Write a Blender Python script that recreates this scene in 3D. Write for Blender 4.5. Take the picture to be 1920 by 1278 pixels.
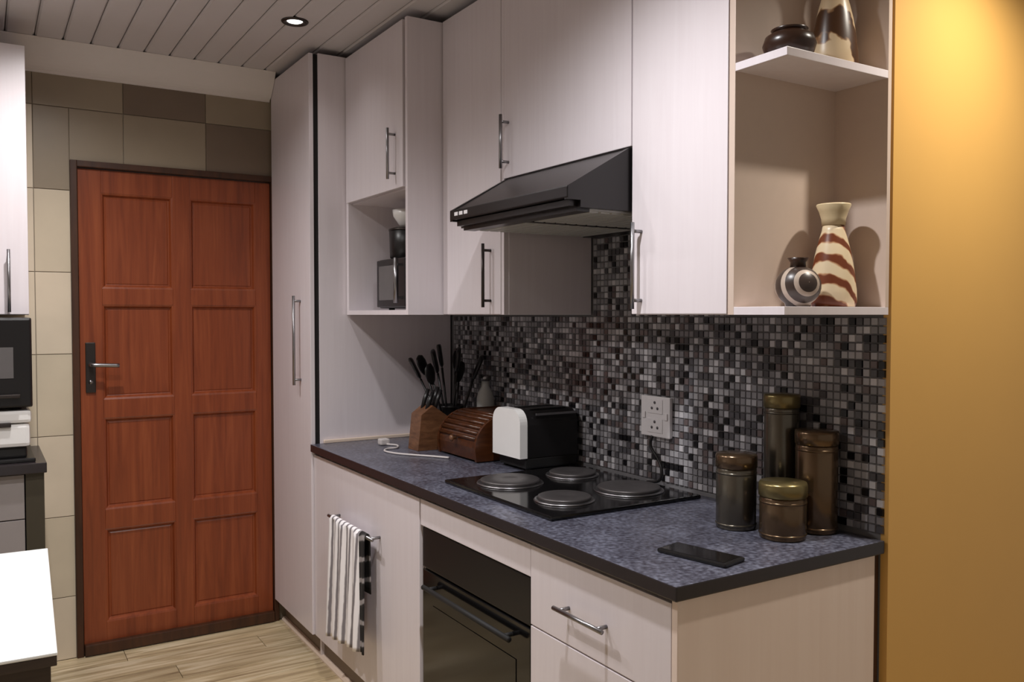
import bpy, bmesh, math, random
from mathutils import Vector, Matrix
random.seed(7)
R = math.radians
scn = bpy.context.scene
for o in list(bpy.data.objects): bpy.data.objects.remove(o)
COL = scn.collection

# ------------------------------------------------------------------ camera
cam_d = bpy.data.cameras.new('camera')
cam_d.sensor_width = 36.0
cam_d.lens = 1610.0 / 1920.0 * 36.0
cam_d.clip_start = 0.02
cam = bpy.data.objects.new('camera', cam_d)
COL.objects.link(cam)
cam.location = (0, 0, 1.43)
cam.rotation_euler = (R(90 - 1.74), 0, R(-31.8))
scn.camera = cam

# ------------------------------------------------------------------ world, exposure
world = bpy.data.worlds.new('world'); scn.world = world
world.use_nodes = True
bg = world.node_tree.nodes['Background']
bg.inputs[0].default_value = (1.0, 0.90, 0.80, 1)
bg.inputs[1].default_value = 0.26
vs = scn.view_settings
vs.view_transform = 'Standard'; vs.look = 'None'; vs.gamma = 1.0
vs.use_curve_mapping = False
vs.exposure = 0.0

# downlights: (x, y, watts, colour, label)
NEUTRAL = (1.0, 0.975, 0.965)
COOL = (0.99, 0.985, 1.0)
WARM = (1.0, 0.925, 0.81)
LIGHTS = [
    (1.014, 3.167, 3.0, NEUTRAL, 130, 'round recessed downlight with dark rim, lit, above the worktop by the tall cabinet'),
    (0.10, 2.32, 80.0, NEUTRAL, 146, 'round recessed downlight lit above the white table'),
    (0.22, 3.12, 66.0, NEUTRAL, 158, 'round recessed downlight lit in front of the bright white wall cabinet on the back wall'),
    (0.80, 1.47, 94.0, COOL, 154, 'round recessed downlight lit in front of the tall white wall cabinet'),
    (2.04, 0.88, 66.0, WARM, 136, 'round recessed downlight lit in front of the yellow wall'),
]
CEIL = 2.52

# ------------------------------------------------------------------ helpers
def srgb(r, g, b):
    def c(v):
        v /= 255.0
        return v / 12.92 if v <= 0.04045 else ((v + 0.055) / 1.055) ** 2.4
    return (c(r), c(g), c(b), 1.0)

class MB:
    """collects geometry in world coordinates"""
    def __init__(s): s.v = []; s.f = []; s.m = []; s.sm = []
    def add(s, vs, fs, mi=0, smooth=False):
        b = len(s.v); s.v += [Vector(v) for v in vs]
        for f in fs:
            s.f.append([i + b for i in f]); s.m.append(mi); s.sm.append(smooth)
        return s
    def box(s, lo, hi, bev=0.0, mi=0):
        x0, y0, z0 = [min(a, b) for a, b in zip(lo, hi)]; x1, y1, z1 = [max(a, b) for a, b in zip(lo, hi)]
        b = min(bev, (x1 - x0) * .45, (y1 - y0) * .45, (z1 - z0) * .45)
        if b <= 0:
            V = [(x, y, z) for x in (x0, x1) for y in (y0, y1) for z in (z0, z1)]
            F = [(0, 1, 3, 2), (4, 6, 7, 5), (0, 4, 5, 1), (2, 3, 7, 6), (0, 2, 6, 4), (1, 5, 7, 3)]
            return s.add(V, F, mi)
        bm = bmesh.new()
        bmesh.ops.create_cube(bm, size=1)
        for v in bm.verts:
            v.co = Vector(((x0 + x1) / 2 + v.co.x * (x1 - x0), (y0 + y1) / 2 + v.co.y * (y1 - y0), (z0 + z1) / 2 + v.co.z * (z1 - z0)))
        bmesh.ops.bevel(bm, geom=bm.edges[:], offset=b, segments=2, profile=0.6, affect='EDGES')
        s.bm(bm, mi); return s
    def bm(s, bm, mi=0, smooth=False):
        bm.verts.index_update()
        s.add([v.co.copy() for v in bm.verts], [[v.index for v in f.verts] for f in bm.faces], mi, smooth)
        bm.free(); return s
    def prism(s, poly, axis, a, b, mi=0):
        """poly: 2-D outline; axis: extruded axis from a to b"""
        def P(p, t):
            return {'x': (t, p[0], p[1]), 'y': (p[0], t, p[1]), 'z': (p[0], p[1], t)}[axis]
        n = len(poly)
        V = [P(p, a) for p in poly] + [P(p, b) for p in poly]
        F = [list(range(n)), list(range(2 * n - 1, n - 1, -1))] + [[i, (i + 1) % n, n + (i + 1) % n, n + i] for i in range(n)]
        return s.add(V, F, mi)
    def lathe(s, prof, c, n=32, mi=0, smooth=True, sx=1.0, sy=1.0, rot=0.0):
        V = []; F = []
        for r, z in prof:
            for k in range(n):
                a = 2 * math.pi * k / n
                x, y = r * math.cos(a) * sx, r * math.sin(a) * sy
                V.append((c[0] + x * math.cos(rot) - y * math.sin(rot), c[1] + x * math.sin(rot) + y * math.cos(rot), c[2] + z))
        for i in range(len(prof) - 1):
            for k in range(n):
                F.append((i * n + k, i * n + (k + 1) % n, (i + 1) * n + (k + 1) % n, (i + 1) * n + k))
        F.append(list(range(n - 1, -1, -1))); m = (len(prof) - 1) * n
        F.append([m + k for k in range(n)])
        return s.add(V, F, mi, smooth)
    def tube(s, pts, r, n=10, mi=0, smooth=True):
        pts = [Vector(p) for p in pts]; rs = r if isinstance(r, (list, tuple)) else [r] * len(pts)
        V = []; F = []; prev = None
        for i, p in enumerate(pts):
            t = (pts[min(i + 1, len(pts) - 1)] - pts[max(i - 1, 0)]).normalized()
            if prev is None:
                ref = Vector((0, 0, 1)) if abs(t.z) < .9 else Vector((1, 0, 0))
                u = t.cross(ref).normalized()
            else:
                u = (prev - t * prev.dot(t)).normalized()
            prev = u; w = t.cross(u)
            for k in range(n):
                a = 2 * math.pi * k / n
                V.append(p + (u * math.cos(a) + w * math.sin(a)) * rs[i])
        for i in range(len(pts) - 1):
            for k in range(n):
                F.append((i * n + k, i * n + (k + 1) % n, (i + 1) * n + (k + 1) % n, (i + 1) * n + k))
        F.append(list(range(n - 1, -1, -1))); m = (len(pts) - 1) * n
        F.append([m + k for k in range(n)])
        return s.add(V, F, mi, smooth)
    def xf(s, M):
        s.v = [M @ v for v in s.v]; return s
    def mesh(s, name, mats, off=(0, 0, 0)):
        me = bpy.data.meshes.new(name); off = Vector(off)
        me.from_pydata([tuple(v - off) for v in s.v], [], s.f)
        mats = mats if isinstance(mats, (list, tuple)) else [mats]
        for m in mats: me.materials.append(m)
        for p, mi, sm in zip(me.polygons, s.m, s.sm): p.material_index = mi; p.use_smooth = sm
        bm = bmesh.new(); bm.from_mesh(me); bmesh.ops.recalc_face_normals(bm, faces=bm.faces[:]); bm.to_mesh(me); bm.free()
        return me
    def build(s, name, mats, parent=None, root=None):
        """root: the top-level thing whose location is the local origin"""
        base = root or parent
        while base is not None and base.parent is not None: base = base.parent
        off = base.location if base is not None else (0, 0, 0)
        o = bpy.data.objects.new(name, s.mesh(name, mats, off)); COL.objects.link(o)
        if parent is not None: o.parent = parent
        return o

def smooth_curve(pts, n=8):
    """Catmull-Rom through points"""
    P = [Vector(p) for p in pts]; P = [P[0] * 2 - P[1]] + P + [P[-1] * 2 - P[-2]]; out = []
    for i in range(1, len(P) - 2):
        for k in range(n):
            t = k / n; a, b, c, d = P[i - 1], P[i], P[i + 1], P[i + 2]
            out.append(.5 * ((2 * b) + (-a + c) * t + (2 * a - 5 * b + 4 * c - d) * t * t + (-a + 3 * b - 3 * c + d) * t ** 3))
    out.append(P[-2]); return out

def thing(name, label, cat, loc, group=None):
    o = bpy.data.objects.new(name, None); COL.objects.link(o)
    o.empty_display_size = .05; o.location = loc
    return tag(o, label, cat, group)
def tag(o, label, cat, group=None, kind=None):
    o['label'] = label
    if cat: o['category'] = cat
    if group: o['group'] = group
    if kind: o['kind'] = kind
    return o
def single(mb, name, mats, loc, label, cat, group=None):
    o = bpy.data.objects.new(name, mb.mesh(name, mats, loc)); COL.objects.link(o); o.location = loc
    return tag(o, label, cat, group)
def struct(mb, name, mats, label, cat):
    o = mb.build(name, mats); tag(o, label, cat); o['kind'] = 'structure'; return o

# ------------------------------------------------------------------ materials
def newmat(name):
    m = bpy.data.materials.new(name); m.use_nodes = True
    nt = m.node_tree; return m, nt, nt.nodes['Principled BSDF']
def plain(name, col, rough=.5, metal=0.0, var=.06, scale=30, bump=0.0, spec=.5):
    m, nt, p = newmat(name)
    tc = nt.nodes.new('ShaderNodeTexCoord'); nz = nt.nodes.new('ShaderNodeTexNoise')
    nz.inputs['Scale'].default_value = scale; nz.inputs['Detail'].default_value = 4
    nt.links.new(tc.outputs['Object'], nz.inputs['Vector'])
    mx = nt.nodes.new('ShaderNodeMixRGB'); mx.blend_type = 'MIX'
    mx.inputs[1].default_value = [c * (1 - var) for c in col[:3]] + [1]
    mx.inputs[2].default_value = [min(1, c * (1 + var)) for c in col[:3]] + [1]
    nt.links.new(nz.outputs['Fac'], mx.inputs[0]); nt.links.new(mx.outputs[0], p.inputs['Base Color'])
    p.inputs['Roughness'].default_value = rough; p.inputs['Metallic'].default_value = metal
    p.inputs['Specular IOR Level'].default_value = spec
    if bump:
        b = nt.nodes.new('ShaderNodeBump'); b.inputs['Strength'].default_value = bump; b.inputs['Distance'].default_value = .002
        nt.links.new(nz.outputs['Fac'], b.inputs['Height']); nt.links.new(b.outputs[0], p.inputs['Normal'])
    return m
def grain(name, c1, c2, scale=(60, 60, 1.5), rough=.4, rand=0.0, bump=.1, c3=None, spec=.5):
    """streaky grain along the axis with the small scale; rand = brightness change per object"""
    m, nt, p = newmat(name); N = nt.nodes; L = nt.links
    tc = N.new('ShaderNodeTexCoord'); mp = N.new('ShaderNodeMapping'); mp.inputs['Scale'].default_value = scale
    L.new(tc.outputs['Object'], mp.inputs['Vector'])
    oi = N.new('ShaderNodeObjectInfo')
    if rand:
        mu = N.new('ShaderNodeMath'); mu.operation = 'MULTIPLY'; mu.inputs[1].default_value = 37.0
        L.new(oi.outputs['Random'], mu.inputs[0])
        cb = N.new('ShaderNodeCombineXYZ')
        for i in range(3): L.new(mu.outputs[0], cb.inputs[i])
        L.new(cb.outputs[0], mp.inputs['Location'])
    nz = N.new('ShaderNodeTexNoise'); nz.inputs['Scale'].default_value = 1.0; nz.inputs['Detail'].default_value = 6; nz.inputs['Roughness'].default_value = .6
    nz.inputs['Distortion'].default_value = .6
    L.new(mp.outputs[0], nz.inputs['Vector'])
    rp = N.new('ShaderNodeValToRGB'); rp.color_ramp.elements[0].position = .3; rp.color_ramp.elements[1].position = .72
    rp.color_ramp.elements[0].color = c1; rp.color_ramp.elements[1].color = c2
    if c3: e = rp.color_ramp.elements.new(.5); e.color = c3
    L.new(nz.outputs['Fac'], rp.inputs[0]); out = rp.outputs[0]
    if rand:
        mr = N.new('ShaderNodeMapRange'); mr.inputs['To Min'].default_value = 1 - rand; mr.inputs['To Max'].default_value = 1 + rand
        L.new(oi.outputs['Random'], mr.inputs['Value'])
        vm = N.new('ShaderNodeVectorMath'); vm.operation = 'SCALE'; L.new(out, vm.inputs[0]); L.new(mr.outputs[0], vm.inputs['Scale']); out = vm.outputs[0]
    L.new(out, p.inputs['Base Color']); p.inputs['Roughness'].default_value = rough; p.inputs['Specular IOR Level'].default_value = spec
    if bump:
        b = N.new('ShaderNodeBump'); b.inputs['Strength'].default_value = bump; b.inputs['Distance'].default_value = .001
        L.new(nz.outputs['Fac'], b.inputs['Height']); L.new(b.outputs[0], p.inputs['Normal'])
    return m

M = {}
M['cab'] = grain('cabinet_melamine', srgb(222, 213, 217), srgb(227, 219, 223), (45, 45, 2.2), .33, bump=.02)
M['cab_in'] = plain('cabinet_inside', srgb(208, 188, 174), .5, var=.03)
M['end'] = grain('end_panel', srgb(234, 214, 202), srgb(240, 222, 211), (30, 30, 1.2), .4, bump=.04)
M['gap'] = plain('black_gap', srgb(16, 12, 12), .8)
M['steel'] = plain('brushed_steel', srgb(150, 148, 150), .32, 1.0, scale=200)
M['wall_paint'] = plain('yellow_paint', srgb(224, 175, 96), .5, var=.03, scale=6, bump=.03)
M['wall_white'] = plain('white_paint', srgb(215, 208, 200), .7, var=.03, scale=6)
M['ceil'] = plain('ceiling_board', srgb(210, 205, 206), .45, var=.02, scale=10)
M['ceil_bed'] = plain('ceiling_groove', srgb(140, 134, 133), .8)
M['cornice'] = plain('cornice_plaster', srgb(226, 219, 214), .6, var=.02)
M['grout'] = plain('tile_grout', srgb(150, 138, 122), .9)
M['mgrout'] = plain('mosaic_grout', srgb(120, 118, 120), .9)
def tilemat(name, col):
    return plain(name, col, .38, var=.10, scale=7, bump=.04)
M['wt'] = [tilemat('stone_tile_a', srgb(222, 207, 184)), tilemat('stone_tile_b', srgb(150, 136, 116)), tilemat('stone_tile_c', srgb(118, 102, 86)), tilemat('stone_tile_d', srgb(210, 196, 172))]
M['mos'] = [plain('mosaic_black', srgb(26, 25, 28), .2), plain('mosaic_charcoal', srgb(84, 82, 86), .22), plain('mosaic_grey', srgb(136, 134, 138), .22), plain('mosaic_silver', srgb(170, 168, 172), .22), plain('mosaic_pale', srgb(206, 204, 208), .22), plain('mosaic_brown', srgb(106, 94, 94), .22)]
M['floor'] = grain('floor_plank', srgb(136, 116, 88), srgb(230, 214, 184), (2.2, 30, 10), .35, rand=.16, bump=.05, c3=srgb(190, 170, 134))
M['floor_bed'] = plain('floor_joint', srgb(96, 82, 66), .9)
M['door'] = grain('mahogany', srgb(116, 53, 28), srgb(150, 77, 43), (38, 38, 2.0), .33, bump=.04, c3=srgb(134, 64, 34))
M['frame'] = grain('dark_wood', srgb(52, 28, 14), srgb(78, 44, 22), (30, 30, 3), .5)
def granite():
    m, nt, p = newmat('granite'); N = nt.nodes; L = nt.links
    tc = N.new('ShaderNodeTexCoord')
    n1 = N.new('ShaderNodeTexNoise'); n1.inputs['Scale'].default_value = 90; n1.inputs['Detail'].default_value = 5
    n2 = N.new('ShaderNodeTexNoise'); n2.inputs['Scale'].default_value = 9
    for n in (n1, n2): L.new(tc.outputs['Object'], n.inputs['Vector'])
    a = N.new('ShaderNodeMath'); a.operation = 'MULTIPLY_ADD'; a.inputs[1].default_value = .7
    b = N.new('ShaderNodeMath'); b.operation = 'MULTIPLY'; b.inputs[1].default_value = .3
    L.new(n2.outputs['Fac'], b.inputs[0]); L.new(n1.outputs['Fac'], a.inputs[0]); L.new(b.outputs[0], a.inputs[2])
    rp = N.new('ShaderNodeValToRGB'); e = rp.color_ramp.elements
    e[0].position = .35; e[0].color = srgb(50, 48, 58); e[1].position = .66; e[1].color = srgb(112, 114, 129)
    x = e.new(.5); x.color = srgb(80, 80, 92)
    L.new(a.outputs[0], rp.inputs[0]); L.new(rp.outputs[0], p.inputs['Base Color'])
    p.inputs['Roughness'].default_value = .3
    return m
M['granite'] = granite()
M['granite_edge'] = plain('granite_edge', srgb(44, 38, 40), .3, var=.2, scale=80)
M['black_gloss'] = plain('black_gloss', srgb(14, 13, 14), .12, var=.05)
M['black_satin'] = plain('black_satin', srgb(22, 20, 21), .35)
M['black_matt'] = plain('black_matt', srgb(20, 18, 18), .7)
M['hood_black'] = plain('hood_black', srgb(19, 16, 17), .32, var=.05)
M['filter'] = plain('filter_metal', srgb(178, 178, 174), .5, .2, scale=150)
M['plate'] = plain('hotplate_iron', srgb(84, 80, 80), .42, .6, scale=60)
M['white_gloss'] = plain('white_gloss', srgb(236, 234, 232), .25, var=.02)
M['white_plastic'] = plain('white_plastic', srgb(226, 222, 224), .4, var=.02)
M['hole'] = plain('socket_hole', srgb(90, 86, 90), .6)
M['wood_mid'] = grain('brown_wood', srgb(84, 52, 32), srgb(134, 92, 62), (14, 14, 60), .4)
M['wood_red'] = grain('reddish_wood', srgb(54, 27, 12), srgb(88, 48, 24), (8, 60, 60), .28)
M['wood_dark'] = grain('espresso_wood', srgb(46, 36, 30), srgb(66, 52, 44), (4, 40, 40), .4)
M['bronze'] = plain('bronze_metal', srgb(108, 88, 68), .22, .8, scale=12, var=.12)
M['bronze_lid'] = plain('bronze_lid', srgb(128, 114, 76), .28, .75, scale=12)
M['bronze_grey'] = plain('gunmetal', srgb(104, 98, 88), .24, .8, scale=12)
M['grey_panel'] = plain('grey_front', srgb(150, 143, 142), .4, var=.03)
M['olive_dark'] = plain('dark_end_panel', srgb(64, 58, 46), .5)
M['screen'] = plain('dark_glass', srgb(96, 92, 92), .15)
M['table_white'] = plain('white_table_top', srgb(244, 246, 244), .3, var=.01)
M['plinth'] = plain('plinth', srgb(128, 112, 100), .5)
M['trim'] = plain('pale_trim', srgb(226, 206, 188), .45)
M['cord_white'] = plain('white_cord', srgb(205, 198, 196), .5)
M['silver_dark'] = plain('dark_rim', srgb(70, 64, 62), .35, .8)
M['glass'] = plain('milky_plastic', srgb(190, 192, 190), .3, var=.03)
def emit(name, col, s):
    m, nt, p = newmat(name); p.inputs['Base Color'].default_value = col
    p.inputs['Emission Color'].default_value = col; p.inputs['Emission Strength'].default_value = s
    return m
M['lamp'] = emit('lit_lamp', (1, .96, .9, 1), 6.0)
def striped(name, direction, freq, cols, distort=1.0, rough=.35, pos=(.35, .5, .62)):
    """hand-painted stripes across a direction"""
    m, nt, p = newmat(name); N = nt.nodes; L = nt.links
    tc = N.new('ShaderNodeTexCoord'); mp = N.new('ShaderNodeVectorMath'); mp.operation = 'DOT_PRODUCT'; mp.inputs[1].default_value = direction
    L.new(tc.outputs['Object'], mp.inputs[0])
    nz = N.new('ShaderNodeTexNoise'); nz.inputs['Scale'].default_value = 22; L.new(tc.outputs['Object'], nz.inputs['Vector'])
    a = N.new('ShaderNodeMath'); a.operation = 'MULTIPLY'; a.inputs[1].default_value = freq; L.new(mp.outputs['Value'], a.inputs[0])
    b = N.new('ShaderNodeMath'); b.operation = 'MULTIPLY_ADD'; b.inputs[1].default_value = distort; L.new(nz.outputs['Fac'], b.inputs[0]); L.new(a.outputs[0], b.inputs[2])
    c = N.new('ShaderNodeMath'); c.operation = 'SINE'; L.new(b.outputs[0], c.inputs[0])
    d = N.new('ShaderNodeMath'); d.operation = 'MULTIPLY_ADD'; d.inputs[1].default_value = .5; d.inputs[2].default_value = .5; L.new(c.outputs[0], d.inputs[0])
    rp = N.new('ShaderNodeValToRGB'); e = rp.color_ramp.elements
    e[0].position = pos[0]; e[0].color = cols[0]; e[1].position = pos[2]; e[1].color = cols[2]; x = e.new(pos[1]); x.color = cols[1]
    L.new(d.outputs[0], rp.inputs[0]); L.new(rp.outputs[0], p.inputs['Base Color']); p.inputs['Roughness'].default_value = rough
    return m
M['vase_stripe'] = striped('painted_stripes', (.62, .2, .75), 150, (srgb(110, 54, 28), srgb(186, 140, 102), srgb(222, 202, 168)), 4.5, pos=(.22, .36, .5))
M['vase_stripe2'] = striped('painted_patches', (.7, .3, .45), 75, (srgb(70, 42, 20), srgb(150, 112, 76), srgb(214, 190, 154)), 7.0)
M['vase_neck'] = plain('cream_glaze', srgb(205, 186, 150), .35, var=.15, scale=40)
M['vase_dark'] = plain('dark_brown_glaze', srgb(48, 28, 18), .3)
def ringed(name, centre, freq, c1, c2):
    m, nt, p = newmat(name); N = nt.nodes; L = nt.links
    tc = N.new('ShaderNodeTexCoord'); d = N.new('ShaderNodeVectorMath'); d.operation = 'DISTANCE'; d.inputs[1].default_value = centre
    L.new(tc.outputs['Object'], d.inputs[0])
    a = N.new('ShaderNodeMath'); a.operation = 'MULTIPLY'; a.inputs[1].default_value = freq; L.new(d.outputs['Value'], a.inputs[0])
    s = N.new('ShaderNodeMath'); s.operation = 'COSINE'; L.new(a.outputs[0], s.inputs[0])
    g = N.new('ShaderNodeMath'); g.operation = 'GREATER_THAN'; g.inputs[1].default_value = .45; L.new(s.outputs[0], g.inputs[0])
    mx = N.new('ShaderNodeMixRGB'); mx.inputs[1].default_value = c1; mx.inputs[2].default_value = c2
    L.new(g.outputs[0], mx.inputs[0]); L.new(mx.outputs[0], p.inputs['Base Color']); p.inputs['Roughness'].default_value = .35
    return m
M['pot_ring'] = ringed('painted_rings', (-.02, -.05, .055), 215, srgb(58, 46, 40), srgb(176, 160, 146))
M['towel'] = striped('striped_towel', (0, 1, .06), 170, (srgb(128, 122, 126), srgb(206, 200, 202), srgb(246, 242, 244)), 1.2, .9, (.12, .3, .5))
M['towel_black'] = striped('black_checked_band', (0, .3, 1), 85, (srgb(24, 20, 20), srgb(40, 36, 36), srgb(150, 144, 144)), 2.0, .9, (.5, .82, .95))

# ------------------------------------------------------------------ setting
XW = 1.805      # face of the mosaic wall (tiles stand proud to 1.800)
YB = 3.975      # face of the back wall (tiles stand proud to 3.970)
YE = 1.235      # face of the yellow wall
XL = -1.3
FX1 = 3.4; FY0 = -1.6
fl = struct(MB().box((XL, FY0, -.06), (FX1, 4.4, -.006)), 'floor', M['floor_bed'], 'wood-look plank floor in beige and brown', 'floor')
PL, PW = .90, .148
row = 0; y = YB - .004
proto = {}
while y > FY0:
    off = (row * .37) % PL
    x = XL - off
    while x < FX1:
        a, b = max(x, XL), min(x + PL, FX1); y0 = max(y - PW, FY0)
        if b - a > .02 and not (y > YE and a >= 1.25):
            o = MB().box((a + .001, y0 + .0012, -.006), (b - .001, y - .0012, 0), .0012).build('plank', M['floor'], fl)
        x += PL
    y -= PW; row += 1

ce = struct(MB().box((XL, FY0, CEIL + .012), (FX1, 4.4, CEIL + .10)), 'ceiling', M['ceil_bed'], 'ceiling of narrow white boards with grooves between them', 'ceiling')
x = XL
while x < FX1:
    b = min(x + .1, FX1)
    MB().prism([(x + .002, CEIL + .012), (x + .002, CEIL + .006), (x + .008, CEIL), (b - .008, CEIL), (b - .002, CEIL + .006), (b - .002, CEIL + .012)], 'y', FY0, YB).build('ceiling_board', M['ceil'], ce)
    x += .1

DX0, DX1, DZ = .324, 1.171, 2.066     # door frame outline
wb = struct(MB().box((XL, YB, 0), (DX0, 4.15, CEIL)).box((DX0, YB, DZ), (DX1, 4.15, CEIL)).box((DX1, YB, 0), (2.0, 4.15, CEIL)),
            'wall_back', M['grout'], 'back wall clad in square beige stone tiles around the door', 'wall')
T = .336
random.seed(11)
for i in range(-5, 4):
    for j in range(0, 8):
        x0 = .193 + i * T; x1 = x0 + T; z0 = -.075 + j * T; z1 = z0 + T
        x0 = max(x0, XL); x1 = min(x1, 1.19); z0 = max(z0, 0); z1 = min(z1, CEIL - .002)
        if x1 - x0 < .02: continue
        k = random.choice([0, 0, 1, 3, 3])
        if (i, j) in ((1, 7), (2, 6)): k = 2
        if j == 7 and i != 1: k = 1  # top row in darker stone, painting in the dimness near the ceiling
        if j == 6 and i in (0, 1): k = 1
        if i == 0 and j < 6: k = [0, 3, 0, 3, 0, 3][j]
        if i == -1 and j < 6: k = [3, 0, 0, 3, 0, 0][j]
        rects = [(x0, x1, z0, z1)]
        if x1 > DX0 and x0 < DX1 and z0 < DZ:
            rects = []
            if x0 < DX0 - .01: rects.append((x0, DX0, z0, z1))
            if z1 > DZ + .01: rects.append((max(x0, DX0) if x0 < DX0 - .01 else x0, x1, DZ, z1))
        for a, b, c, d in rects:
            MB().box((a + .0015, 3.970, c + .0015), (b - .0015, YB, d - .0015), .001).build('tile', M['wt'][k], wb)

# mosaic wall
wr = struct(MB().box((XW, YE + .02, 0), (2.0, YB, CEIL)), 'wall_right', M['mgrout'], 'kitchen wall behind the worktop with small square black and grey mosaic tiles', 'wall')
P = .0205
def mos_mesh(mi):
    g = P / 2 - .0011; h = g - .0012; xb, xf = 0.0, -.005
    V = [(xb, -g, -g), (xb, g, -g), (xb, g, g), (xb, -g, g), (xf, -h, -h), (xf, h, -h), (xf, h, h), (xf, -h, h)]
    return V, [(4, 5, 6, 7), (0, 1, 5, 4), (1, 2, 6, 5), (2, 3, 7, 6), (3, 0, 4, 7)]
random.seed(3)
cells = []
ny = int((3.405 - 1.245) / P)
for j in range(0, 60):
    z = .912 + (j + .5) * P
    for i in range(ny):
        y = 1.245 + (i + .5) * P
        if z < 1.418 or (1.745 < y < 2.37 and z < 1.69):
            cells.append((y, z, random.choices(range(6), [13, 18, 30, 22, 9, 8])[0]))
cells.sort(key=lambda c: c[0] ** 2 * 1.0 + .15 * abs(c[1] - 1.2))
mesh_k = []
for k in range(6):
    V, F = mos_mesh(k); mesh_k.append(MB().add(V, F).mesh('mosaic_tile', M['mos'][k]))
rest = MB()
for n, (y, z, k) in enumerate(cells):
    if n < 300:
        o = bpy.data.objects.new('mosaic_tile', mesh_k[k]); COL.objects.link(o); o.parent = wr; o.location = (XW, y, z)
    else:
        V, F = mos_mesh(k); rest.add([(v[0] + XW, v[1] + y, v[2] + z) for v in V], F, k)
ro = rest.build('mosaic_field', M['mos'], wr); ro['kind'] = 'stuff'

struct(MB().box((XW, YE, 0), (FX1, YE + .02, CEIL)), 'wall_end', M['wall_paint'], 'plain mustard yellow painted wall beside the open end shelf', 'wall')
struct(MB().box((XL - .12, FY0, 0), (XL, 4.15, CEIL)), 'wall_left', M['wall_white'], 'plain off-white painted side wall', 'wall')
# cornice along the back wall
cp = []
for k in range(9):
    a = R(90 * k / 8); cp.append((3.970 - .105 * (1 - math.sin(a)), CEIL - .108 * (1 - math.cos(a))))
cp = [(3.970, CEIL - .001), (3.970, CEIL - .115), (3.962, CEIL - .115)] + [(3.962 - .095 * (k / 8) ** 1.0, CEIL - .107 + .10 * (k / 8) ** 1.6) for k in range(9)] + [(3.86, CEIL - .001)]
struct(MB().prism(cp, 'x', XL, 1.148), 'trim_1', M['cornice'], 'pale coved cornice between the back wall and the ceiling', 'cornice')

# ------------------------------------------------------------------ door
door = thing('door_1', 'reddish brown eight-panel wooden door in a dark frame', 'door', ((DX0 + DX1) / 2, 3.99, 0)); door['kind'] = 'structure'
MB().box((DX0, 3.955, 0), (DX0 + .026, 4.06, DZ), .003).build('door_jamb', M['frame'], door)
MB().box((DX1 - .020, 3.955, 0), (DX1, 4.06, DZ), .003).build('door_jamb', M['frame'], door)
MB().box((DX0 + .026, 3.955, DZ - .026), (DX1 - .020, 4.06, DZ), .003).build('door_head', M['frame'], door)
a0, a1 = DX0 + .029, DX1 - .023; yf = 3.975
px = [(.440, .722), (.795, 1.080)]; pz = [(.127, .522), (.606, .994), (1.074, 1.472), (1.542, 1.940)]
MB().box((a0, yf, .012), (px[0][0], 4.018, DZ - .03), .002).build('stile', M['door'], door)
MB().box((px[0][1], yf, .012), (px[1][0], 4.018, DZ - .03), .002).build('stile', M['door'], door)
MB().box((px[1][1], yf, .012), (a1, 4.018, DZ - .03), .002).build('stile', M['door'], door)
zr = [(.012, .127), (.522, .606), (.994, 1.074), (1.472, 1.542), (1.940, DZ - .03)]
for x0, x1 in px:
    for z0, z1 in zr:
        MB().box((x0, yf + .001, z0), (x1, 4.018, z1), .002).build('rail', M['door'], door)
    for z0, z1 in pz:
        def ring(i, yy): return [(x0 + i, yy, z0 + i), (x1 - i, yy, z0 + i), (x1 - i, yy, z1 - i), (x0 + i, yy, z1 - i)]
        V = ring(0, yf + .002) + ring(.006, yf + .004) + ring(.013, yf + .016) + ring(.017, yf + .017) + ring(.021, yf + .015)
        F = [(4 * r + k, 4 * r + (k + 1) % 4, 4 * r + 4 + (k + 1) % 4, 4 * r + 4 + k) for r in range(4) for k in range(4)] + [(16, 17, 18, 19)]
        MB().add(V, F).build('door_panel', M['door'], door)
MB().box((a0, 3.945, .004), (a1, yf - .0005, .05), .004).build('weather_bar', M['frame'], door)
hp = MB().box((.372, yf - .009, 1.105), (.410, yf, 1.315), .003).build('handle_plate', M['silver_dark'], door)
MB().tube(smooth_curve([(.391, yf - .009, 1.222), (.391, yf - .045, 1.222), (.405, yf - .055, 1.222), (.44, yf - .056, 1.221), (.495, yf - .054, 1.218)], 5), .009).build('lever', M['steel'], hp)
MB().lathe([(.009, -.001), (.009, .0)], (0, 0, 0), 14).xf(Matrix.Translation((.391, yf - .0095, 1.15)) @ Matrix.Rotation(R(90), 4, 'X')).build('lock_cylinder', M['steel'], hp)

# ------------------------------------------------------------------ handles
def handle(parent, p0, p1, out, r=.006, so=.030, mat='steel'):
    """bar handle from p0 to p1 (points on the door face), standing out along 'out'"""
    p0, p1, out = Vector(p0), Vector(p1), Vector(out)
    d = (p1 - p0).normalized(); q0, q1 = p0 + d * .022, p1 - d * .022
    mb = MB().tube([p0 + out * so, p1 + out * so], r, 12)
    mb.tube([q0, q0 + out * so], r * .85, 10).tube([q1, q1 + out * so], r * .85, 10)
    return mb.build('handle', M[mat], parent)
NX = (-1, 0, 0); NY = (0, -1, 0)

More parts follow.
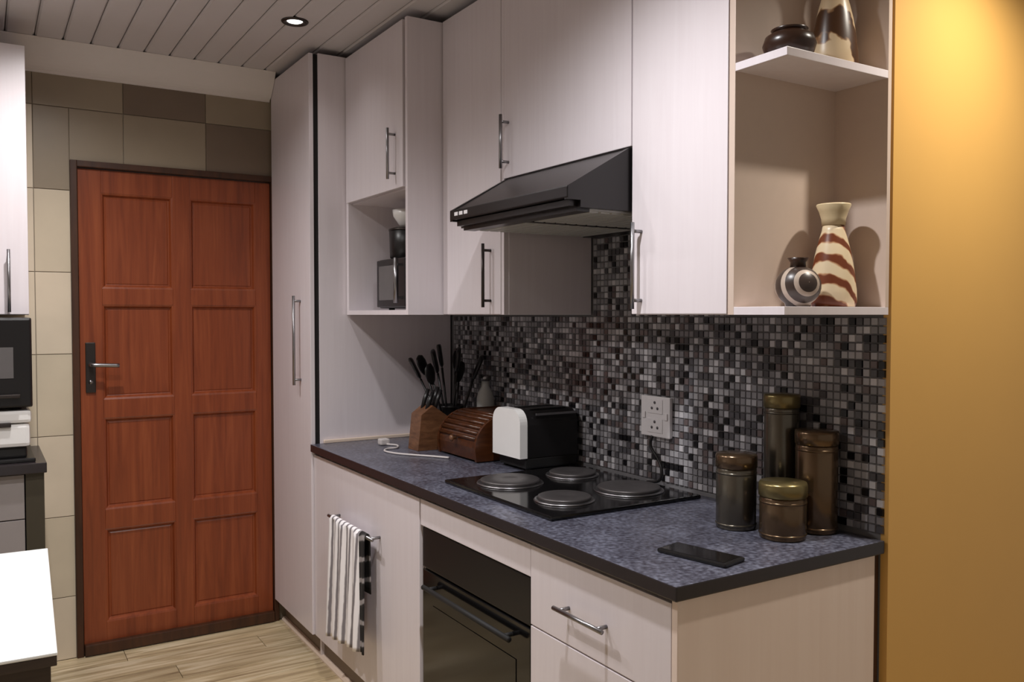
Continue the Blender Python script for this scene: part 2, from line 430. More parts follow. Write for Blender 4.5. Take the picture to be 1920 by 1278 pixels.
# ------------------------------------------------------------------ tall cabinet
FXB = 1.160    # face of base doors
tall = thing('tall_cabinet', 'tall pale pantry cabinet with one full-height door next to the brown door', 'cabinet', (1.5, 3.69, 0))
MB().box((1.188, 3.418, .0), (1.795, 3.436, 2.495), .001).build('side_panel', M['cab'], tall)
MB().box((1.188, 3.436, .10), (1.795, 3.955, 2.495), .001).build('carcass', M['cab'], tall)
MB().box((1.168, 3.424, .12), (1.188, 3.95, 2.490)).build('gap_shade', M['gap'], tall)  # black fill that paints the shade inside the gap behind the door
d = MB().box((1.150, 3.420, .108), (1.168, 3.950, 2.492), .0015).build('door', M['cab'], tall)
handle(d, (1.150, 3.545, 1.135), (1.150, 3.545, 1.510), NX)

# ------------------------------------------------------------------ niche wall cabinet
def door_box(parent, x, y0, y1, z0, z1, name='door', mat='cab', t=.018):
    return MB().box((x, y0, z0), (x + t, y1, z1), .0018).build(name, M[mat], parent)
nc = thing('wall_cabinet', 'deep pale wall cabinet with an open niche below its door, against the tall cabinet', 'cabinet', (1.55, 3.11, 1.43))
X0 = 1.305
MB().box((X0, 2.812, 1.430), (1.798, 2.830, 2.490), .001).build('side_panel', M['cab'], nc)
MB().box((X0, 3.390, 1.430), (1.798, 3.414, 2.490), .001).build('side_panel', M['cab'], nc)
MB().box((X0, 2.830, 1.430), (1.798, 3.390, 1.448), .001).build('bottom_panel', M['cab'], nc)
MB().box((1.780, 2.830, 1.448), (1.798, 3.390, 2.490)).build('back_panel', M['cab_in'], nc)
MB().box((X0 + .02, 2.830, 1.886), (1.780, 3.390, 1.904)).build('shelf', M['cab'], nc)
MB().box((X0 + .02, 2.830, 2.472), (1.780, 3.390, 2.490)).build('top_panel', M['cab'], nc)
d = door_box(nc, X0 - .003, 2.846, 3.408, 1.892, 2.488)
handle(d, (X0 - .003, 2.912, 1.925), (X0 - .003, 2.912, 2.110), NX, .0055)
# microwave in the niche
mw = thing('microwave_oven', 'black microwave oven with a silver handle inside the open wall cabinet niche', 'microwave', (1.55, 3.04, 1.448))
MB().box((1.372, 2.85, 1.456), (1.70, 3.227, 1.650), .006).build('body', M['black_satin'], mw)
dd = MB().box((1.360, 2.955, 1.460), (1.3715, 3.225, 1.646), .004).build('door', M['black_satin'], mw)
MB().box((1.3585, 3.02, 1.488), (1.3595, 3.20, 1.622)).build('window', M['screen'], dd)
MB().tube([(1.335, 2.985, 1.475), (1.335, 2.985, 1.645)], .009).box((1.335, 2.98, 1.49), (1.360, 2.99, 1.50)).box((1.335, 2.98, 1.615), (1.360, 2.99, 1.625)).build('handle', M['steel'], dd)
MB().box((1.360, 2.852, 1.460), (1.3715, 2.953, 1.646), .003).build('control_panel', M['black_gloss'], mw)
for xx in (1.41, 1.66):
    for yy in (2.89, 3.19):
        MB().lathe([(.012, 0), (.012, .0085)], (xx, yy, 1.448), 12).build('foot', M['black_matt'], mw)
pc = (1.450, 3.125, 1.650)
pot = thing('cooking_pot', 'dark cooking pot on top of the microwave in the niche', 'pot', pc)
MB().lathe([(.062, 0), (.070, .006), (.073, .110), (.070, .112), (.068, .012), (.0, .010)], pc, 28).build('pot_body', M['black_satin'], pot)
MB().lathe([(.075, .112), (.075, .118), (.050, .126), (.0, .128)], pc, 28).build('lid', M['silver_dark'], pot)
single(MB().lathe([(.026, 0), (.034, .008), (.056, .040), (.060, .066), (.057, .066), (.050, .040), (.03, .012), (.0, .010)], (pc[0], pc[1], pc[2] + .1285), 32), 'bowl', M['white_gloss'], (pc[0], pc[1], pc[2] + .1285), 'white bowl standing on the dark cooking pot in the niche', 'bowl')

# ------------------------------------------------------------------ upper cabinets along the wall
X1 = 1.444
cb = thing('wall_cabinet', 'narrow pale wall cabinet with one door between the niche cabinet and the cooker hood', 'cabinet', (1.62, 2.594, 1.43))
MB().box((X1 + .02, 2.380, 1.430), (1.798, 2.810, 2.492), .001).build('carcass', M['cab'], cb)
MB().box((X1 + .002, 2.381, 1.431), (X1 + .02, 2.397, 2.491)).build('edge_strip', M['cab'], cb)
d = door_box(cb, X1, 2.399, 2.806, 1.432, 2.490)
handle(d, (X1, 2.463, 1.455), (X1, 2.463, 1.665), NX, .0055, mat='silver_dark')
ch = thing('wall_cabinet', 'short pale wall cabinet directly above the black cooker hood', 'cabinet', (1.62, 2.06, 1.866))
MB().box((X1 + .019, 1.742, 1.866), (1.798, 2.378, 2.492), .001).build('carcass', M['cab'], ch)
d = door_box(ch, X1, 1.744, 2.378, 1.868, 2.490)
handle(d, (X1, 2.350, 1.895), (X1, 2.350, 2.065), NX, .0055)
cw = thing('wall_cabinet', 'tall white wall cabinet with one door beside the open end shelf', 'cabinet', (1.62, 1.57, 1.43))
MB().box((X1 + .019, 1.402, 1.430), (1.798, 1.740, 2.492), .001).build('carcass', M['cab'], cw)
d = door_box(cw, X1, 1.404, 1.738, 1.432, 2.490)
handle(d, (X1, 1.700, 1.445), (X1, 1.700, 1.665), NX, .0055)

# open end shelf
YS = 1.2375
os_ = thing('end_shelf', 'open corner shelf unit with two shelves between the white cabinet and the yellow wall', 'shelf', (1.62, 1.31, 1.43))
MB().box((X1, 1.382, 1.430), (1.798, 1.400, 2.492), .001).build('side_panel', M['cab_in'], os_)
MB().box((1.786, YS, 1.448), (1.798, 1.382, 2.492)).build('back_panel', M['cab_in'], os_)
MB().box((X1, YS, 1.430), (1.798, 1.382, 1.448), .001).build('bottom_panel', M['cab'], os_)
MB().box((X1, YS, 1.974), (1.786, 1.382, 1.992), .001).build('shelf', M['cab'], os_)
MB().box((X1, YS, 2.474), (1.786, 1.382, 2.492), .001).build('top_panel', M['cab'], os_)

# ------------------------------------------------------------------ cooker hood
hd = thing('cooker_hood', 'black slanted cooker hood under the short wall cabinet', 'hood', (1.52, 2.06, 1.70))
ya, yb_ = 1.746, 2.374
prof = [(1.246, 1.718), (1.246, 1.752), (1.442, 1.864), (1.798, 1.864), (1.798, 1.700), (1.285, 1.700), (1.285, 1.718)]
MB().prism(prof[::-1], 'y', ya, ya + .016).build('side_cheek', M['hood_black'], hd)
MB().prism(prof[::-1], 'y', yb_ - .016, yb_).build('side_cheek', M['hood_black'], hd)
MB().prism([(1.252, 1.752), (1.442, 1.862), (1.798, 1.862), (1.798, 1.850), (1.446, 1.850), (1.256, 1.742)], 'y', ya + .016, yb_ - .016).build('canopy', M['hood_black'], hd)
fr = MB().box((1.244, ya + .001, 1.722), (1.262, yb_ - .001, 1.752), .003).build('front_visor', M['hood_black'], hd)
for k in range(3):
    MB().box((1.2425, 2.26 + k * .03, 1.733), (1.2445, 2.28 + k * .03, 1.744), .0005).build('switch', M['white_plastic'], fr)
MB().box((1.285, ya + .016, 1.692), (1.325, yb_ - .016, 1.704)).build('underside_frame', M['hood_black'], hd)
MB().box((1.745, ya + .016, 1.692), (1.797, yb_ - .016, 1.704)).build('underside_frame', M['hood_black'], hd)
MB().box((1.325, 2.045, 1.692), (1.745, 2.06, 1.704)).build('underside_frame', M['hood_black'], hd)
MB().box((1.262, ya + .016, 1.704), (1.797, yb_ - .016, 1.720)).build('motor_housing', M['hood_black'], hd)
for y0, y1 in ((ya + .018, 2.045), (2.06, yb_ - .018)):
    fp = MB().box((1.325, y0, 1.696), (1.745, y1, 1.7035)).build('filter', M['filter'], hd)
    for k in range(11):
        xx = 1.335 + k * .037
        MB().box((xx, y0 + .012, 1.6925), (xx + .028, y1 - .012, 1.696)).build('filter_rib', M['filter'], fp)

# ------------------------------------------------------------------ base cabinets, worktop
ZT = .900
wt = single(MB().box((1.145, 1.240, .869), (1.7995, 3.4165, ZT), .003), 'worktop', M['granite'], (1.47, 2.33, .869), 'long dark grey speckled stone worktop on the base cabinets', 'worktop')
for p in wt.data.polygons: pass
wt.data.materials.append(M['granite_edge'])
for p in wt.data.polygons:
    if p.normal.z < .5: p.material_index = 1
single(MB().box((1.20, 3.404, ZT), (1.798, 3.4165, ZT + .014), .003), 'edge_strip', M['trim'], (1.5, 3.41, ZT), 'thin pale sealing strip where the worktop meets the tall cabinet', 'strip')
ZD = .857
b1 = thing('base_cabinet', 'wide pale base cabinet with the striped towel hanging on its front', 'cabinet', (1.48, 2.92, 0))
MB().box((1.180, 2.418, .10), (1.795, 3.416, .868), .001).build('carcass', M['cab_in'], b1)
d = MB().box((FXB, 2.422, .108), (FXB + .018, 3.414, ZD), .0015).build('door', M['cab'], b1)
handle(d, (FXB, 2.71, .665), (FXB, 3.14, .665), NX, .006, .038)
b2 = thing('oven_housing', 'pale base unit with filler panel around the black built-in oven', 'cabinet', (1.48, 2.10, 0))
MB().box((FXB + .002, 1.786, .775), (FXB + .018, 2.416, ZD), .0015).build('filler_panel', M['cab'], b2)
MB().box((1.20, 1.786, .10), (1.795, 1.798, .868)).build('side_panel', M['cab_in'], b2)
MB().box((1.20, 2.404, .10), (1.795, 2.416, .868)).build('side_panel', M['cab_in'], b2)
MB().box((1.20, 1.798, .10), (1.795, 2.404, .118)).build('bottom_panel', M['cab_in'], b2)
ov = thing('oven', 'black glass built-in oven below the hob', 'oven', (1.45, 2.10, .118))
MB().box((1.205, 1.802, .120), (1.72, 2.400, .760)).build('body', M['black_matt'], ov)
od = MB().box((FXB + .006, 1.792, .140), (FXB + .028, 2.410, .640), .003).build('oven_door', M['black_gloss'], ov)
MB().box((FXB + .004, 1.86, .20), (FXB + .0055, 2.34, .54)).build('window', M['black_gloss'], od)
MB().tube([(FXB - .022, 1.85, .600), (FXB - .022, 2.35, .600)], .008).tube([(FXB - .022, 1.88, .600), (FXB + .008, 1.88, .600)], .006).tube([(FXB - .022, 2.32, .600), (FXB + .008, 2.32, .600)], .006).build('handle', M['black_matt'], od)
op = MB().box((FXB + .006, 1.792, .646), (FXB + .028, 2.410, .770), .003).build('control_panel', M['black_satin'], ov)
b3 = thing('drawer_unit', 'pale drawer unit at the free end of the worktop', 'drawers', (1.48, 1.52, 0))
MB().box((1.180, 1.270, .10), (1.795, 1.782, .868), .001).build('carcass', M['cab_in'], b3)
MB().box((FXB, 1.252, .0), (1.780, 1.268, .868), .0012).build('end_panel', M['end'], b3)
MB().box((1.786, 1.256, .0), (1.7985, 1.266, .868)).build('wall_gap_shade', M['frame'], b3)  # dark brown strip standing in for the shaded gap at the wall
for z0, z1 in ((.658, ZD), (.385, .654), (.112, .381)):
    dr = MB().box((FXB, 1.270, z0), (FXB + .018, 1.782, z1), .0015).build('drawer', M['cab'], b3)
    zc = (z0 + z1) / 2 - .012
    handle(dr, (FXB, 1.455, zc), (FXB, 1.640, zc), NX, .0055)
struct(MB().box((1.20, 1.27, 0), (1.215, 3.955, .108)), 'baseboard_right', M['plinth'], 'recessed brownish plinth under the base cabinets', 'plinth')
struct(MB().prism([(1.182, 0), (1.182, .006), (1.190, .016), (1.1995, .018), (1.1995, 0)], 'y', 1.27, 3.955), 'trim_2', M['trim'], 'thin pale floor trim along the plinth', 'trim')

# ------------------------------------------------------------------ hob
hb = thing('hob', 'black electric hob with four round hotplates set in the worktop', 'hob', (1.50, 2.10, ZT))
MB().box((1.238, 1.805, ZT), (1.762, 2.402, ZT + .012), .005).build('hob_top', M['black_gloss'], hb)
for x_, y_, r_ in ((1.385, 2.245, .092), (1.385, 1.955, .075), (1.625, 1.965, .092), (1.625, 2.250, .075)):
    hp_ = MB().lathe([(r_ + .012, .012), (r_ + .010, .016), (r_ + .003, .017)], (x_, y_, ZT), 36).build('plate_ring', M['steel'], hb)
    MB().lathe([(r_, .0165), (r_, .024), (r_ - .004, .026), (.028, .026), (.024, .0245), (.0, .0245)], (x_, y_, ZT), 36).build('hotplate', M['plate'], hp_)

# ------------------------------------------------------------------ towel on the handle of the wide base cabinet
tb = MB(); ny_, nz_ = 44, 26
def tow(y, s, side):
    w = .010 * math.sin(y * 95) * (.3 + .7 * s) + .004 * math.sin(y * 41 + 2)
    return w
V = []; F = []
hx = FXB - .038
prof_t = []
for s in [k / nz_ for k in range(nz_ + 1)]: prof_t.append(('f', s))
rows = []
for k in range(9): rows.append(('b', 1 - k / 8 * 1.0))
for k in range(1, 8): rows.append(('o', k / 8))
for k in range(nz_ + 1): rows.append(('f', k / nz_))
for kind, s in rows:
    for i in range(ny_ + 1):
        u = i / ny_; y = 2.755 + u * .335
        drop = .40 + .05 * (u)
        if kind == 'f':
            yy = 2.92 + (y - 2.92) * (1 + .10 * s); V.append((hx - .012 - .006 * s + tow(y, s, 0) * .8, yy, .665 - s * drop))
        elif kind == 'b':
            V.append((hx + .0105 + .002 * math.sin(y * 60) * s, y, .665 - s * .20))
        else:
            a = math.pi * s; V.append((hx + .0105 * math.cos(a), y, .665 + .011 * math.sin(a)))
nr = len(rows)
for r_ in range(nr - 1):
    for i in range(ny_):
        F.append((r_ * (ny_ + 1) + i, r_ * (ny_ + 1) + i + 1, (r_ + 1) * (ny_ + 1) + i + 1, (r_ + 1) * (ny_ + 1) + i))
tb.add(V, F, 0, True)
for q, f in enumerate(tb.f):
    if (q % ny_) < 6: tb.m[q] = 1
to = single(tb, 'kitchen_towel', [M['towel'], M['towel_black']], (hx, 2.92, .24), 'white striped kitchen towel with a black band hanging over the cabinet bar handle', 'towel')
so = to.modifiers.new('thickness', 'SOLIDIFY'); so.thickness = .003; so.offset = 0

# ------------------------------------------------------------------ things on the worktop
# toaster
tz = ZT
ts = thing('toaster', 'black toaster with a white rounded end on the worktop beside the hob', 'toaster', (1.65, 2.52, tz))
def arch(y0, y1, z0, z1, r=.05, n=8):
    pts = [(y0, z0), (y1, z0)]
    for k in range(n + 1):
        a = R(90 * k / n); pts.append((y1 - r + r * math.cos(a), z1 - r + r * math.sin(a)))
    for k in range(n + 1):
        a = R(90 + 90 * k / n); pts.append((y0 + r + r * math.cos(a), z1 - r + r * math.sin(a)))
    return pts
ty0, ty1 = 2.425, 2.605
MB().box((1.56, ty0 + .004, tz + .008), (1.775, ty1 - .004, tz + .045), .006).build('base', M['black_matt'], ts)
MB().prism(arch(ty0 + .003, ty1 - .003, tz + .045, tz + .205), 'x', 1.565, 1.775).build('body', M['black_satin'], ts)
cap = MB().prism(arch(ty0, ty1, tz + .045, tz + .210), 'x', 1.535, 1.565).build('end_cap', M['white_gloss'], ts)
MB().box((1.60, 2.465, tz + .2045), (1.75, 2.49, tz + .2075)).build('bread_slot', M['black_matt'], ts)
MB().box((1.60, 2.54, tz + .2045), (1.75, 2.565, tz + .2075)).build('bread_slot', M['black_matt'], ts)
for xx in (1.58, 1.755):
    for yy in (2.445, 2.585): MB().lathe([(.01, 0), (.01, .009)], (xx, yy, tz), 10).build('foot', M['black_matt'], ts)
MB().box((1.60, ty0 - .001, tz + .188), (1.77, ty0 + .004, tz + .196), .001).build('trim_strip', M['steel'], ts)
# bread bin with roll front
bb = thing('bread_bin', 'dark reddish wooden bread bin with a rounded roll front behind the toaster', 'bread bin', (1.60, 2.81, tz))
pr = [(1.775, tz + .004), (1.50, tz + .004), (1.495, tz + .05)]
for k in range(9):
    a = R(10 + 80 * k / 8); pr.append((1.62 - .125 * math.cos(a), tz + .05 + .115 * math.sin(a)))
pr += [(1.775, tz + .165)]
MB().prism(pr, 'y', 2.66, 2.672).build('end_board', M['wood_red'], bb)
MB().prism(pr, 'y', 2.948, 2.96).build('end_board', M['wood_red'], bb)
pin = [(1.638 + (x - 1.638) * .97, tz + .085 + (z - tz - .085) * .95) for x, z in pr]
MB().prism(pin, 'y', 2.672, 2.948).build('bin_body', M['wood_red'], bb)
for k in range(7):
    a = R(18 + 66 * k / 6); cx_, cz_ = 1.62 - .123 * math.cos(a), tz + .05 + .111 * math.sin(a)
    MB().tube([(cx_, 2.674, cz_), (cx_, 2.946, cz_)], .007, 8).build('slat', M['wood_red'], bb)
MB().lathe([(.006, 0), (.006, .012), (.012, .016), (.012, .022), (.004, .026)], (0, 0, 0), 14).xf(Matrix.Translation((1.497, 2.81, tz + .075)) @ Matrix.Rotation(R(-90), 4, 'Y')).build('knob', M['wood_mid'], bb)
# knife block (leaning paddle board shape)
kb = thing('knife_block', 'light brown wooden knife block with dark handles at the far end of the worktop', 'knife block', (1.49, 3.06, tz))
MB().prism([(1.44, tz + .001), (1.545, tz + .001), (1.57, tz + .13), (1.505, tz + .175), (1.455, tz + .14)], 'y', 3.015, 3.105).build('block', M['wood_mid'], kb)
for i, (xx, yy, l) in enumerate(((1.487, 3.04, .07), (1.487, 3.08, .08), (1.520, 3.035, .075), (1.520, 3.06, .085), (1.522, 3.088, .07))):
    z0 = tz + .155 if xx < 1.5 else tz + .158
    MB().tube([(xx, yy, z0 - .01), (xx + .014, yy, z0 + l * .5), (xx + .03, yy, z0 + l)], [.008, .0095, .008], 8).build('knife_handle', M['black_satin'], kb)
# utensil pot
up = thing('utensil_pot', 'dark pot in the worktop corner filled with black cooking utensils', 'utensil pot', (1.665, 3.17, tz))
MB().lathe([(.055, .001), (.06, .006), (.064, .15), (.066, .155), (.060, .155), (.056, .012), (.0, .010)], (1.665, 3.17, tz), 28).build('pot', M['black_satin'], up)
random.seed(5)
U = [(-.035, .01, -.10, .02, .34, 'spoon'), (-.01, -.03, -.02, -.09, .36, 'spat'), (.02, .02, .05, .05, .35, 'spoon'), (.03, -.02, .04, -.12, .33, 'spat'), (-.02, .03, -.09, .10, .32, 'spat'), (-.03, -.02, -.11, -.06, .31, 'spoon'), (0, .02, -.03, .02, .37, 'spat'), (-.02, 0, -.07, -.02, .35, 'spat'), (.01, -.01, .01, -.05, .31, 'spoon')]
for dx, dy, tx, ty, h_, kk in U:
    c = Vector((1.665, 3.17, tz)); b0 = c + Vector((dx * .5, dy * .5, .02)); e0 = c + Vector((tx, ty, h_ - .06)); e1 = c + Vector((tx * 1.25, ty * 1.25, h_))
    mb = MB().tube([b0, e0], .005, 8)
    dirv = (e1 - e0).normalized(); side = dirv.cross(Vector((0, 1, .2))).normalized() if kk == 'spoon' else dirv.cross(Vector((1, 0, .2))).normalized()
    mb2 = MB()
    prof_u = [(.004, 0), (.022, .012), (.034, .035), (.036, .060), (.026, .084), (.004, .092)] if kk == 'spoon' else [(.006, 0), (.030, .012), (.034, .03), (.037, .09), (.030, .098), (.004, .099)]
    mb2.lathe(prof_u, (0, 0, 0), 16, sy=.28)
    q = Vector((0, 0, 1)).rotation_difference(dirv).to_matrix().to_4x4()
    mb2.xf(Matrix.Translation(e0) @ q @ Matrix.Rotation(R(35 if kk == 'spoon' else 60), 4, 'Z'))
    mb.add(mb2.v, mb2.f, 0, True)
    mb.build('utensil', M['black_satin'], up)
# glass jars behind the bread bin
gj = thing('storage_bottle', 'pale grey bottle with a steel cap behind the bread bin', 'bottle', (1.745, 3.02, tz))
MB().lathe([(.0, .001), (.034, .001), (.036, .006), (.036, .19), (.030, .215), (.016, .24), (.015, .262), (.012, .262), (.013, .24), (.026, .214), (.032, .188), (.032, .008), (.0, .006)], (1.745, 3.02, tz), 28).build('bottle_body', M['glass'], gj)
MB().lathe([(.0175, .262), (.0175, .282), (.012, .285)], (1.745, 3.02, tz), 20).build('cap', M['steel'], gj)
# cords
tc_ = [(1.58, 2.99, .9045), (1.50, 2.985, .9042), (1.44, 2.93, .9042), (1.37, 2.90, .9042), (1.33, 2.98, .9042), (1.345, 3.10, .9042), (1.40, 3.16, .9042), (1.42, 3.10, .9042), (1.40, 3.04, .9042)]
tc_ = [(1.462, 2.80, ZT + .0042), (1.425, 2.86, ZT + .0042), (1.375, 2.93, ZT + .0042), (1.335, 3.00, ZT + .0042), (1.325, 3.07, ZT + .0042), (1.355, 3.115, ZT + .0042), (1.40, 3.125, ZT + .0042), (1.425, 3.18, ZT + .0042), (1.40, 3.23, ZT + .0042)]
cd = thing('appliance_cord', 'white electric cord lying in a loop on the worktop by the knife block', 'cord', (1.36, 3.03, ZT))
MB().tube(smooth_curve(tc_, 6), .0038, 8).build('cable', M['cord_white'], cd)
MB().box((1.375, 3.225, ZT + .001), (1.415, 3.262, ZT + .026), .006).build('plug', M['cord_white'], cd)
# socket
sk = thing('wall_socket', 'white double socket plate on the mosaic wall', 'socket', (1.795, 2.034, 1.05))
MB().box((1.787, 1.968, 1.050), (1.7995, 2.102, 1.176), .003).build('plate', M['white_plastic'], sk)
for zz in (1.145, 1.085):
    ins = MB().box((1.7852, 2.000, zz - .022), (1.7868, 2.070, zz + .022), .0006).build('socket_insert', M['white_plastic'], sk)
    for yy, z2 in ((2.035, zz + .012), (2.022, zz - .006), (2.048, zz - .006)):
        MB().lathe([(.0045, 0), (.0045, .0012)], (0, 0, 0), 12).xf(Matrix.Translation((1.7852, yy, z2)) @ Matrix.Rotation(R(-90), 4, 'Y')).build('pin_hole', M['hole'], ins)
for yy in (2.086, 1.984):
    MB().box((1.7835, yy - .007, 1.106), (1.7868, yy + .007, 1.126), .001).build('rocker_switch', M['white_plastic'], sk)
single(MB().tube(smooth_curve([(1.790, 2.05, 1.052), (1.786, 2.055, 1.02), (1.788, 2.02, .98), (1.785, 2.00, .945), (1.782, 2.01, .916), (1.778, 2.06, .905)], 6), .0045, 8), 'power_cord', M['black_satin'], (1.788, 2.03, .905), 'short black power cord hanging below the wall socket', 'cord')

# canisters
def canister(x, y, r, h, label, mat, lidm):
    t = thing('canister', label, 'canister', (x, y, ZT), 'metal canisters on the worktop')
    lh = .036
    MB().lathe([(r * .97, .001), (r, .004), (r, h - lh - .004), (r * .97, h - lh)], (x, y, ZT), 40).build('can_body', M[mat], t)
    for zz in (.012, h - lh - .012):
        MB().lathe([(r, zz - .003), (r + .0018, zz), (r, zz + .003)], (x, y, ZT), 40).build('rib_band', M[mat], t)
    MB().lathe([(r * 1.0, h - lh), (r * 1.045, h - lh + .002), (r * 1.045, h - .008), (r * 1.0, h - .002), (.0, h)], (x, y, ZT), 40).build('lid', M[lidm], t)
canister(1.600, 1.518, .049, .187, 'medium bronze canister standing nearest the hob', 'bronze_grey', 'bronze')
canister(1.620, 1.388, .054, .136, 'shortest and widest bronze canister in front of the other canisters', 'bronze', 'bronze_lid')
canister(1.740, 1.388, .050, .250, 'tall bronze canister nearest the yellow wall', 'bronze', 'bronze')
canister(1.743, 1.500, .044, .330, 'tallest slim canister with a brass-coloured lid, behind the others', 'bronze_grey', 'bronze_lid')
# phone
ph = thing('phone', 'black mobile phone lying on the worktop near the free corner', 'phone', (1.335, 1.37, ZT))
MX = Matrix.Translation((1.335, 1.370, 0)) @ Matrix.Rotation(R(-168), 4, 'Z')
MB().box((-.039, -.088, ZT + .0005), (.039, .088, ZT + .010), .004).xf(MX).build('phone_body', M['black_satin'], ph)
MB().box((-.034, -.080, ZT + .0095), (.034, .080, ZT + .0106)).xf(MX).build('phone_screen', M['black_gloss'], ph)

# ------------------------------------------------------------------ vases on the end shelf
def vase_tall(x, y, z, sc, mat, label, lean):
    t = thing('tall_vase', label, 'vase', (x, y, z))
    pr = [(.0, .001), (.052, .001), (.056, .012), (.055, .04), (.050, .08), (.043, .12), (.034, .155), (.027, .178), (.025, .19)]
    nk = [(.025, .19), (.026, .205), (.031, .222), (.037, .236), (.036, .239), (.027, .222), (.021, .20), (.0, .198)]
    MB().lathe([(r * sc, zz * sc) for r, zz in pr], (x, y, z), 36, sx=1.0, sy=.92).build('vase_body', M[mat], t)
    MB().lathe([(r * sc * 1.05, zz * sc) for r, zz in nk], (x, y, z), 36).build('neck', M['vase_neck'], t)
    return t
def vase_round(x, y, z, r, mat, label):
    t = thing('round_vase', label, 'vase', (x, y, z))
    pr = [(.0, .001), (r * .55, .001)] + [(r * math.cos(R(a)), r * .92 + r * .92 * math.sin(R(a))) for a in range(-55, 71, 12)]
    MB().lathe(pr, (x, y, z), 36).build('vase_body', M[mat], t)
    zt = r * .92 * (1 + math.sin(R(70)))
    MB().lathe([(r * .36, zt - .003), (r * .34, zt + .010), (r * .48, zt + .020), (r * .44, zt + .020), (r * .28, zt + .008), (.0, zt)], (x, y, z), 28).build('rim', M['vase_dark'], t)
    return t
vase_tall(1.695, 1.312, 1.448, 1.0, 'vase_stripe', 'tall cream vase with rust diagonal stripes on the bottom of the end shelf', 1)
vase_round(1.560, 1.300, 1.448, .050, 'pot_ring', 'small round dark vase with painted rings on the bottom of the end shelf')
vase_tall(1.690, 1.312, 1.992, 1.0, 'vase_stripe2', 'tall cream and brown patched vase on the upper shelf of the end unit', 1)
sb = thing('squat_bowl', 'squat black-brown bowl vase on the upper shelf of the end unit', 'vase', (1.530, 1.305, 1.992))
MB().lathe([(.0, .001), (.034, .001), (.052, .014), (.058, .032), (.052, .050), (.036, .060)], (1.530, 1.305, 1.992), 36).build('vase_body', M['vase_dark'], sb)
MB().lathe([(.036, .060), (.040, .066), (.037, .067), (.030, .060), (.0, .056)], (1.530, 1.305, 1.992), 32).build('rim', M['vase_dark'], sb)

# ------------------------------------------------------------------ left side: units on the back wall
lc = thing('wall_cabinet', 'bright white wall cabinet on the tiled back wall above a black microwave', 'cabinet', (-.35, 3.80, 1.43))
MB().box((-.92, 3.622, 1.430), (.156, 3.966, 2.406), .001).build('carcass', M['cab'], lc)
for x0, x1, hx_ in ((-.918, -.384, -.44), (-.380, .155, .092)):
    d = MB().box((x0, 3.602, 1.432), (x1, 3.620, 2.404), .0018).build('door', M['cab'], lc)
    handle(d, (hx_, 3.602, 1.44), (hx_, 3.602, 1.665), NY, .0055)
lb = thing('base_cabinet', 'grey base cabinet with drawer fronts on the tiled back wall', 'cabinet', (-.35, 3.75, 0))
MB().box((-.92, 3.54, .0), (.128, 3.966, .862), .001).build('carcass', M['grey_panel'], lb)
for x0, x1 in ((-.918, -.396), (-.392, .127)):
    for z0, z1 in ((.70, .858), (.08, .696)):
        f_ = MB().box((x0, 3.520, z0), (x1, 3.538, z1), .0015).build('drawer_front', M['grey_panel'], lb)
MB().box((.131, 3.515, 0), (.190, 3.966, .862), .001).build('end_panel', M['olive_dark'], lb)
single(MB().box((-.93, 3.495, .863), (.198, 3.968, .900), .003), 'worktop', M['granite_edge'], (-.37, 3.73, .863), 'short dark worktop on the grey base cabinet against the tiled wall', 'worktop')
tr = single(MB().box((-.40, 3.53, .9005), (.165, 3.90, .915), .004).box((-.36, 3.56, .915), (.14, 3.86, .955), .008), 'serving_tray', M['black_satin'], (-.12, 3.71, .9005), 'black raised tray on the short dark worktop', 'tray')
wbx = thing('bread_box', 'glossy white low storage box between the black tray and the microwave', 'box', (-.12, 3.70, .955))
MB().box((-.38, 3.54, .9555), (.150, 3.88, 1.04), .014).build('box_body', M['white_gloss'], wbx)
MB().box((-.385, 3.535, 1.042), (.154, 3.885, 1.088), .012).build('lid', M['white_gloss'], wbx)
MB().box((.02, 3.528, 1.030), (.09, 3.540, 1.046), .003).build('latch', M['silver_dark'], wbx)
m2 = thing('microwave_oven', 'black microwave oven with a grey window under the bright white wall cabinet', 'microwave', (-.10, 3.72, 1.089))
MB().box((-.33, 3.545, 1.098), (.159, 3.90, 1.420), .006).build('body', M['black_satin'], m2)
dd = MB().box((-.328, 3.525, 1.102), (.155, 3.5445, 1.416), .005).build('door', M['hood_black'], m2)
MB().box((-.26, 3.5235, 1.205), (.100, 3.5248, 1.315)).build('window', M['screen'], dd)
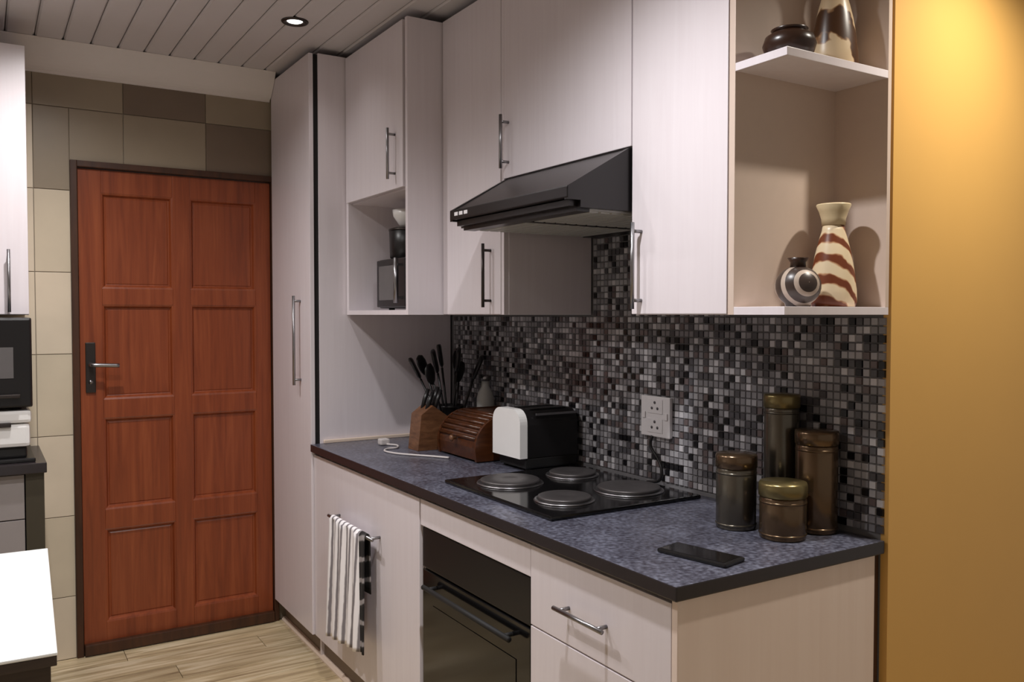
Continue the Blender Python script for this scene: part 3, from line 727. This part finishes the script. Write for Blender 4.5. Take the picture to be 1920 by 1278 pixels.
MB().box((-.26, 3.508, 1.135), (.12, 3.518, 1.148), .003).box((-.25, 3.516, 1.135), (-.235, 3.526, 1.148)).box((.095, 3.516, 1.135), (.11, 3.526, 1.148)).build('handle', M['silver_dark'], dd)
for xx in (-.28, .11):
    for yy in (3.58, 3.86): MB().lathe([(.014, 0), (.014, .0095)], (xx, yy, 1.0885), 12).build('foot', M['black_matt'], m2)

# white table
tl = thing('dining_table', 'white-topped table with dark wooden apron and legs beside the door wall', 'table', (-.40, 2.39, 0))
MT = Matrix.Translation((.141, 2.384, 0)) @ Matrix.Rotation(R(-2.3), 4, 'Z')
MB().box((-1.10, -.445, .743), (0, .445, .750), .002).xf(MT).build('table_cover', M['table_white'], tl)
MB().box((-1.099, -.444, .722), (-.001, .444, .743), .002).xf(MT).build('table_top', M['wood_dark'], tl)
for a, b in (((-1.07, -.435, .60), (-.012, -.415, 0.722)), ((-1.07, .40, .60), (-.03, .42, 0.722)), ((-.035, -.414, .60), (-.012, .40, 0.722)), ((-1.09, -.414, .60), (-1.07, .40, 0.722))):
    MB().box(a, b, .002).xf(MT).build('apron', M['wood_dark'], tl)
for xx in (-.075, -1.06):
    for yy in (-.41, .34):
        MB().box((xx, yy, 0), (xx + .06, yy + .06, 0.722), .004).xf(MT).build('leg', M['wood_dark'], tl)

# ------------------------------------------------------------------ downlights
for x, y, w, c, cone, lab in LIGHTS:
    t = thing('downlight', lab, 'light', (x, y, CEIL))
    MB().lathe([(.030, .010), (.030, -.001), (.036, -.006), (.046, -.006), (.050, -.002), (.050, -.0002), (.034, .0), (.034, .010)], (x, y, CEIL), 36).build('rim', M['silver_dark'], t)
    MB().lathe([(.0, -.0015), (.026, -.0015), (.0295, .001), (.0295, .008), (.0, .008)], (x, y, CEIL), 32).build('lamp', M['lamp'], t)
    ld = bpy.data.lights.new('downlight_beam', 'SPOT'); ld.energy = w; ld.color = c; ld.spot_size = R(cone); ld.spot_blend = 1.0; ld.shadow_soft_size = .03
    lo = bpy.data.objects.new('downlight_beam', ld); COL.objects.link(lo); lo.parent = t; lo.location = (0, 0, -.012)
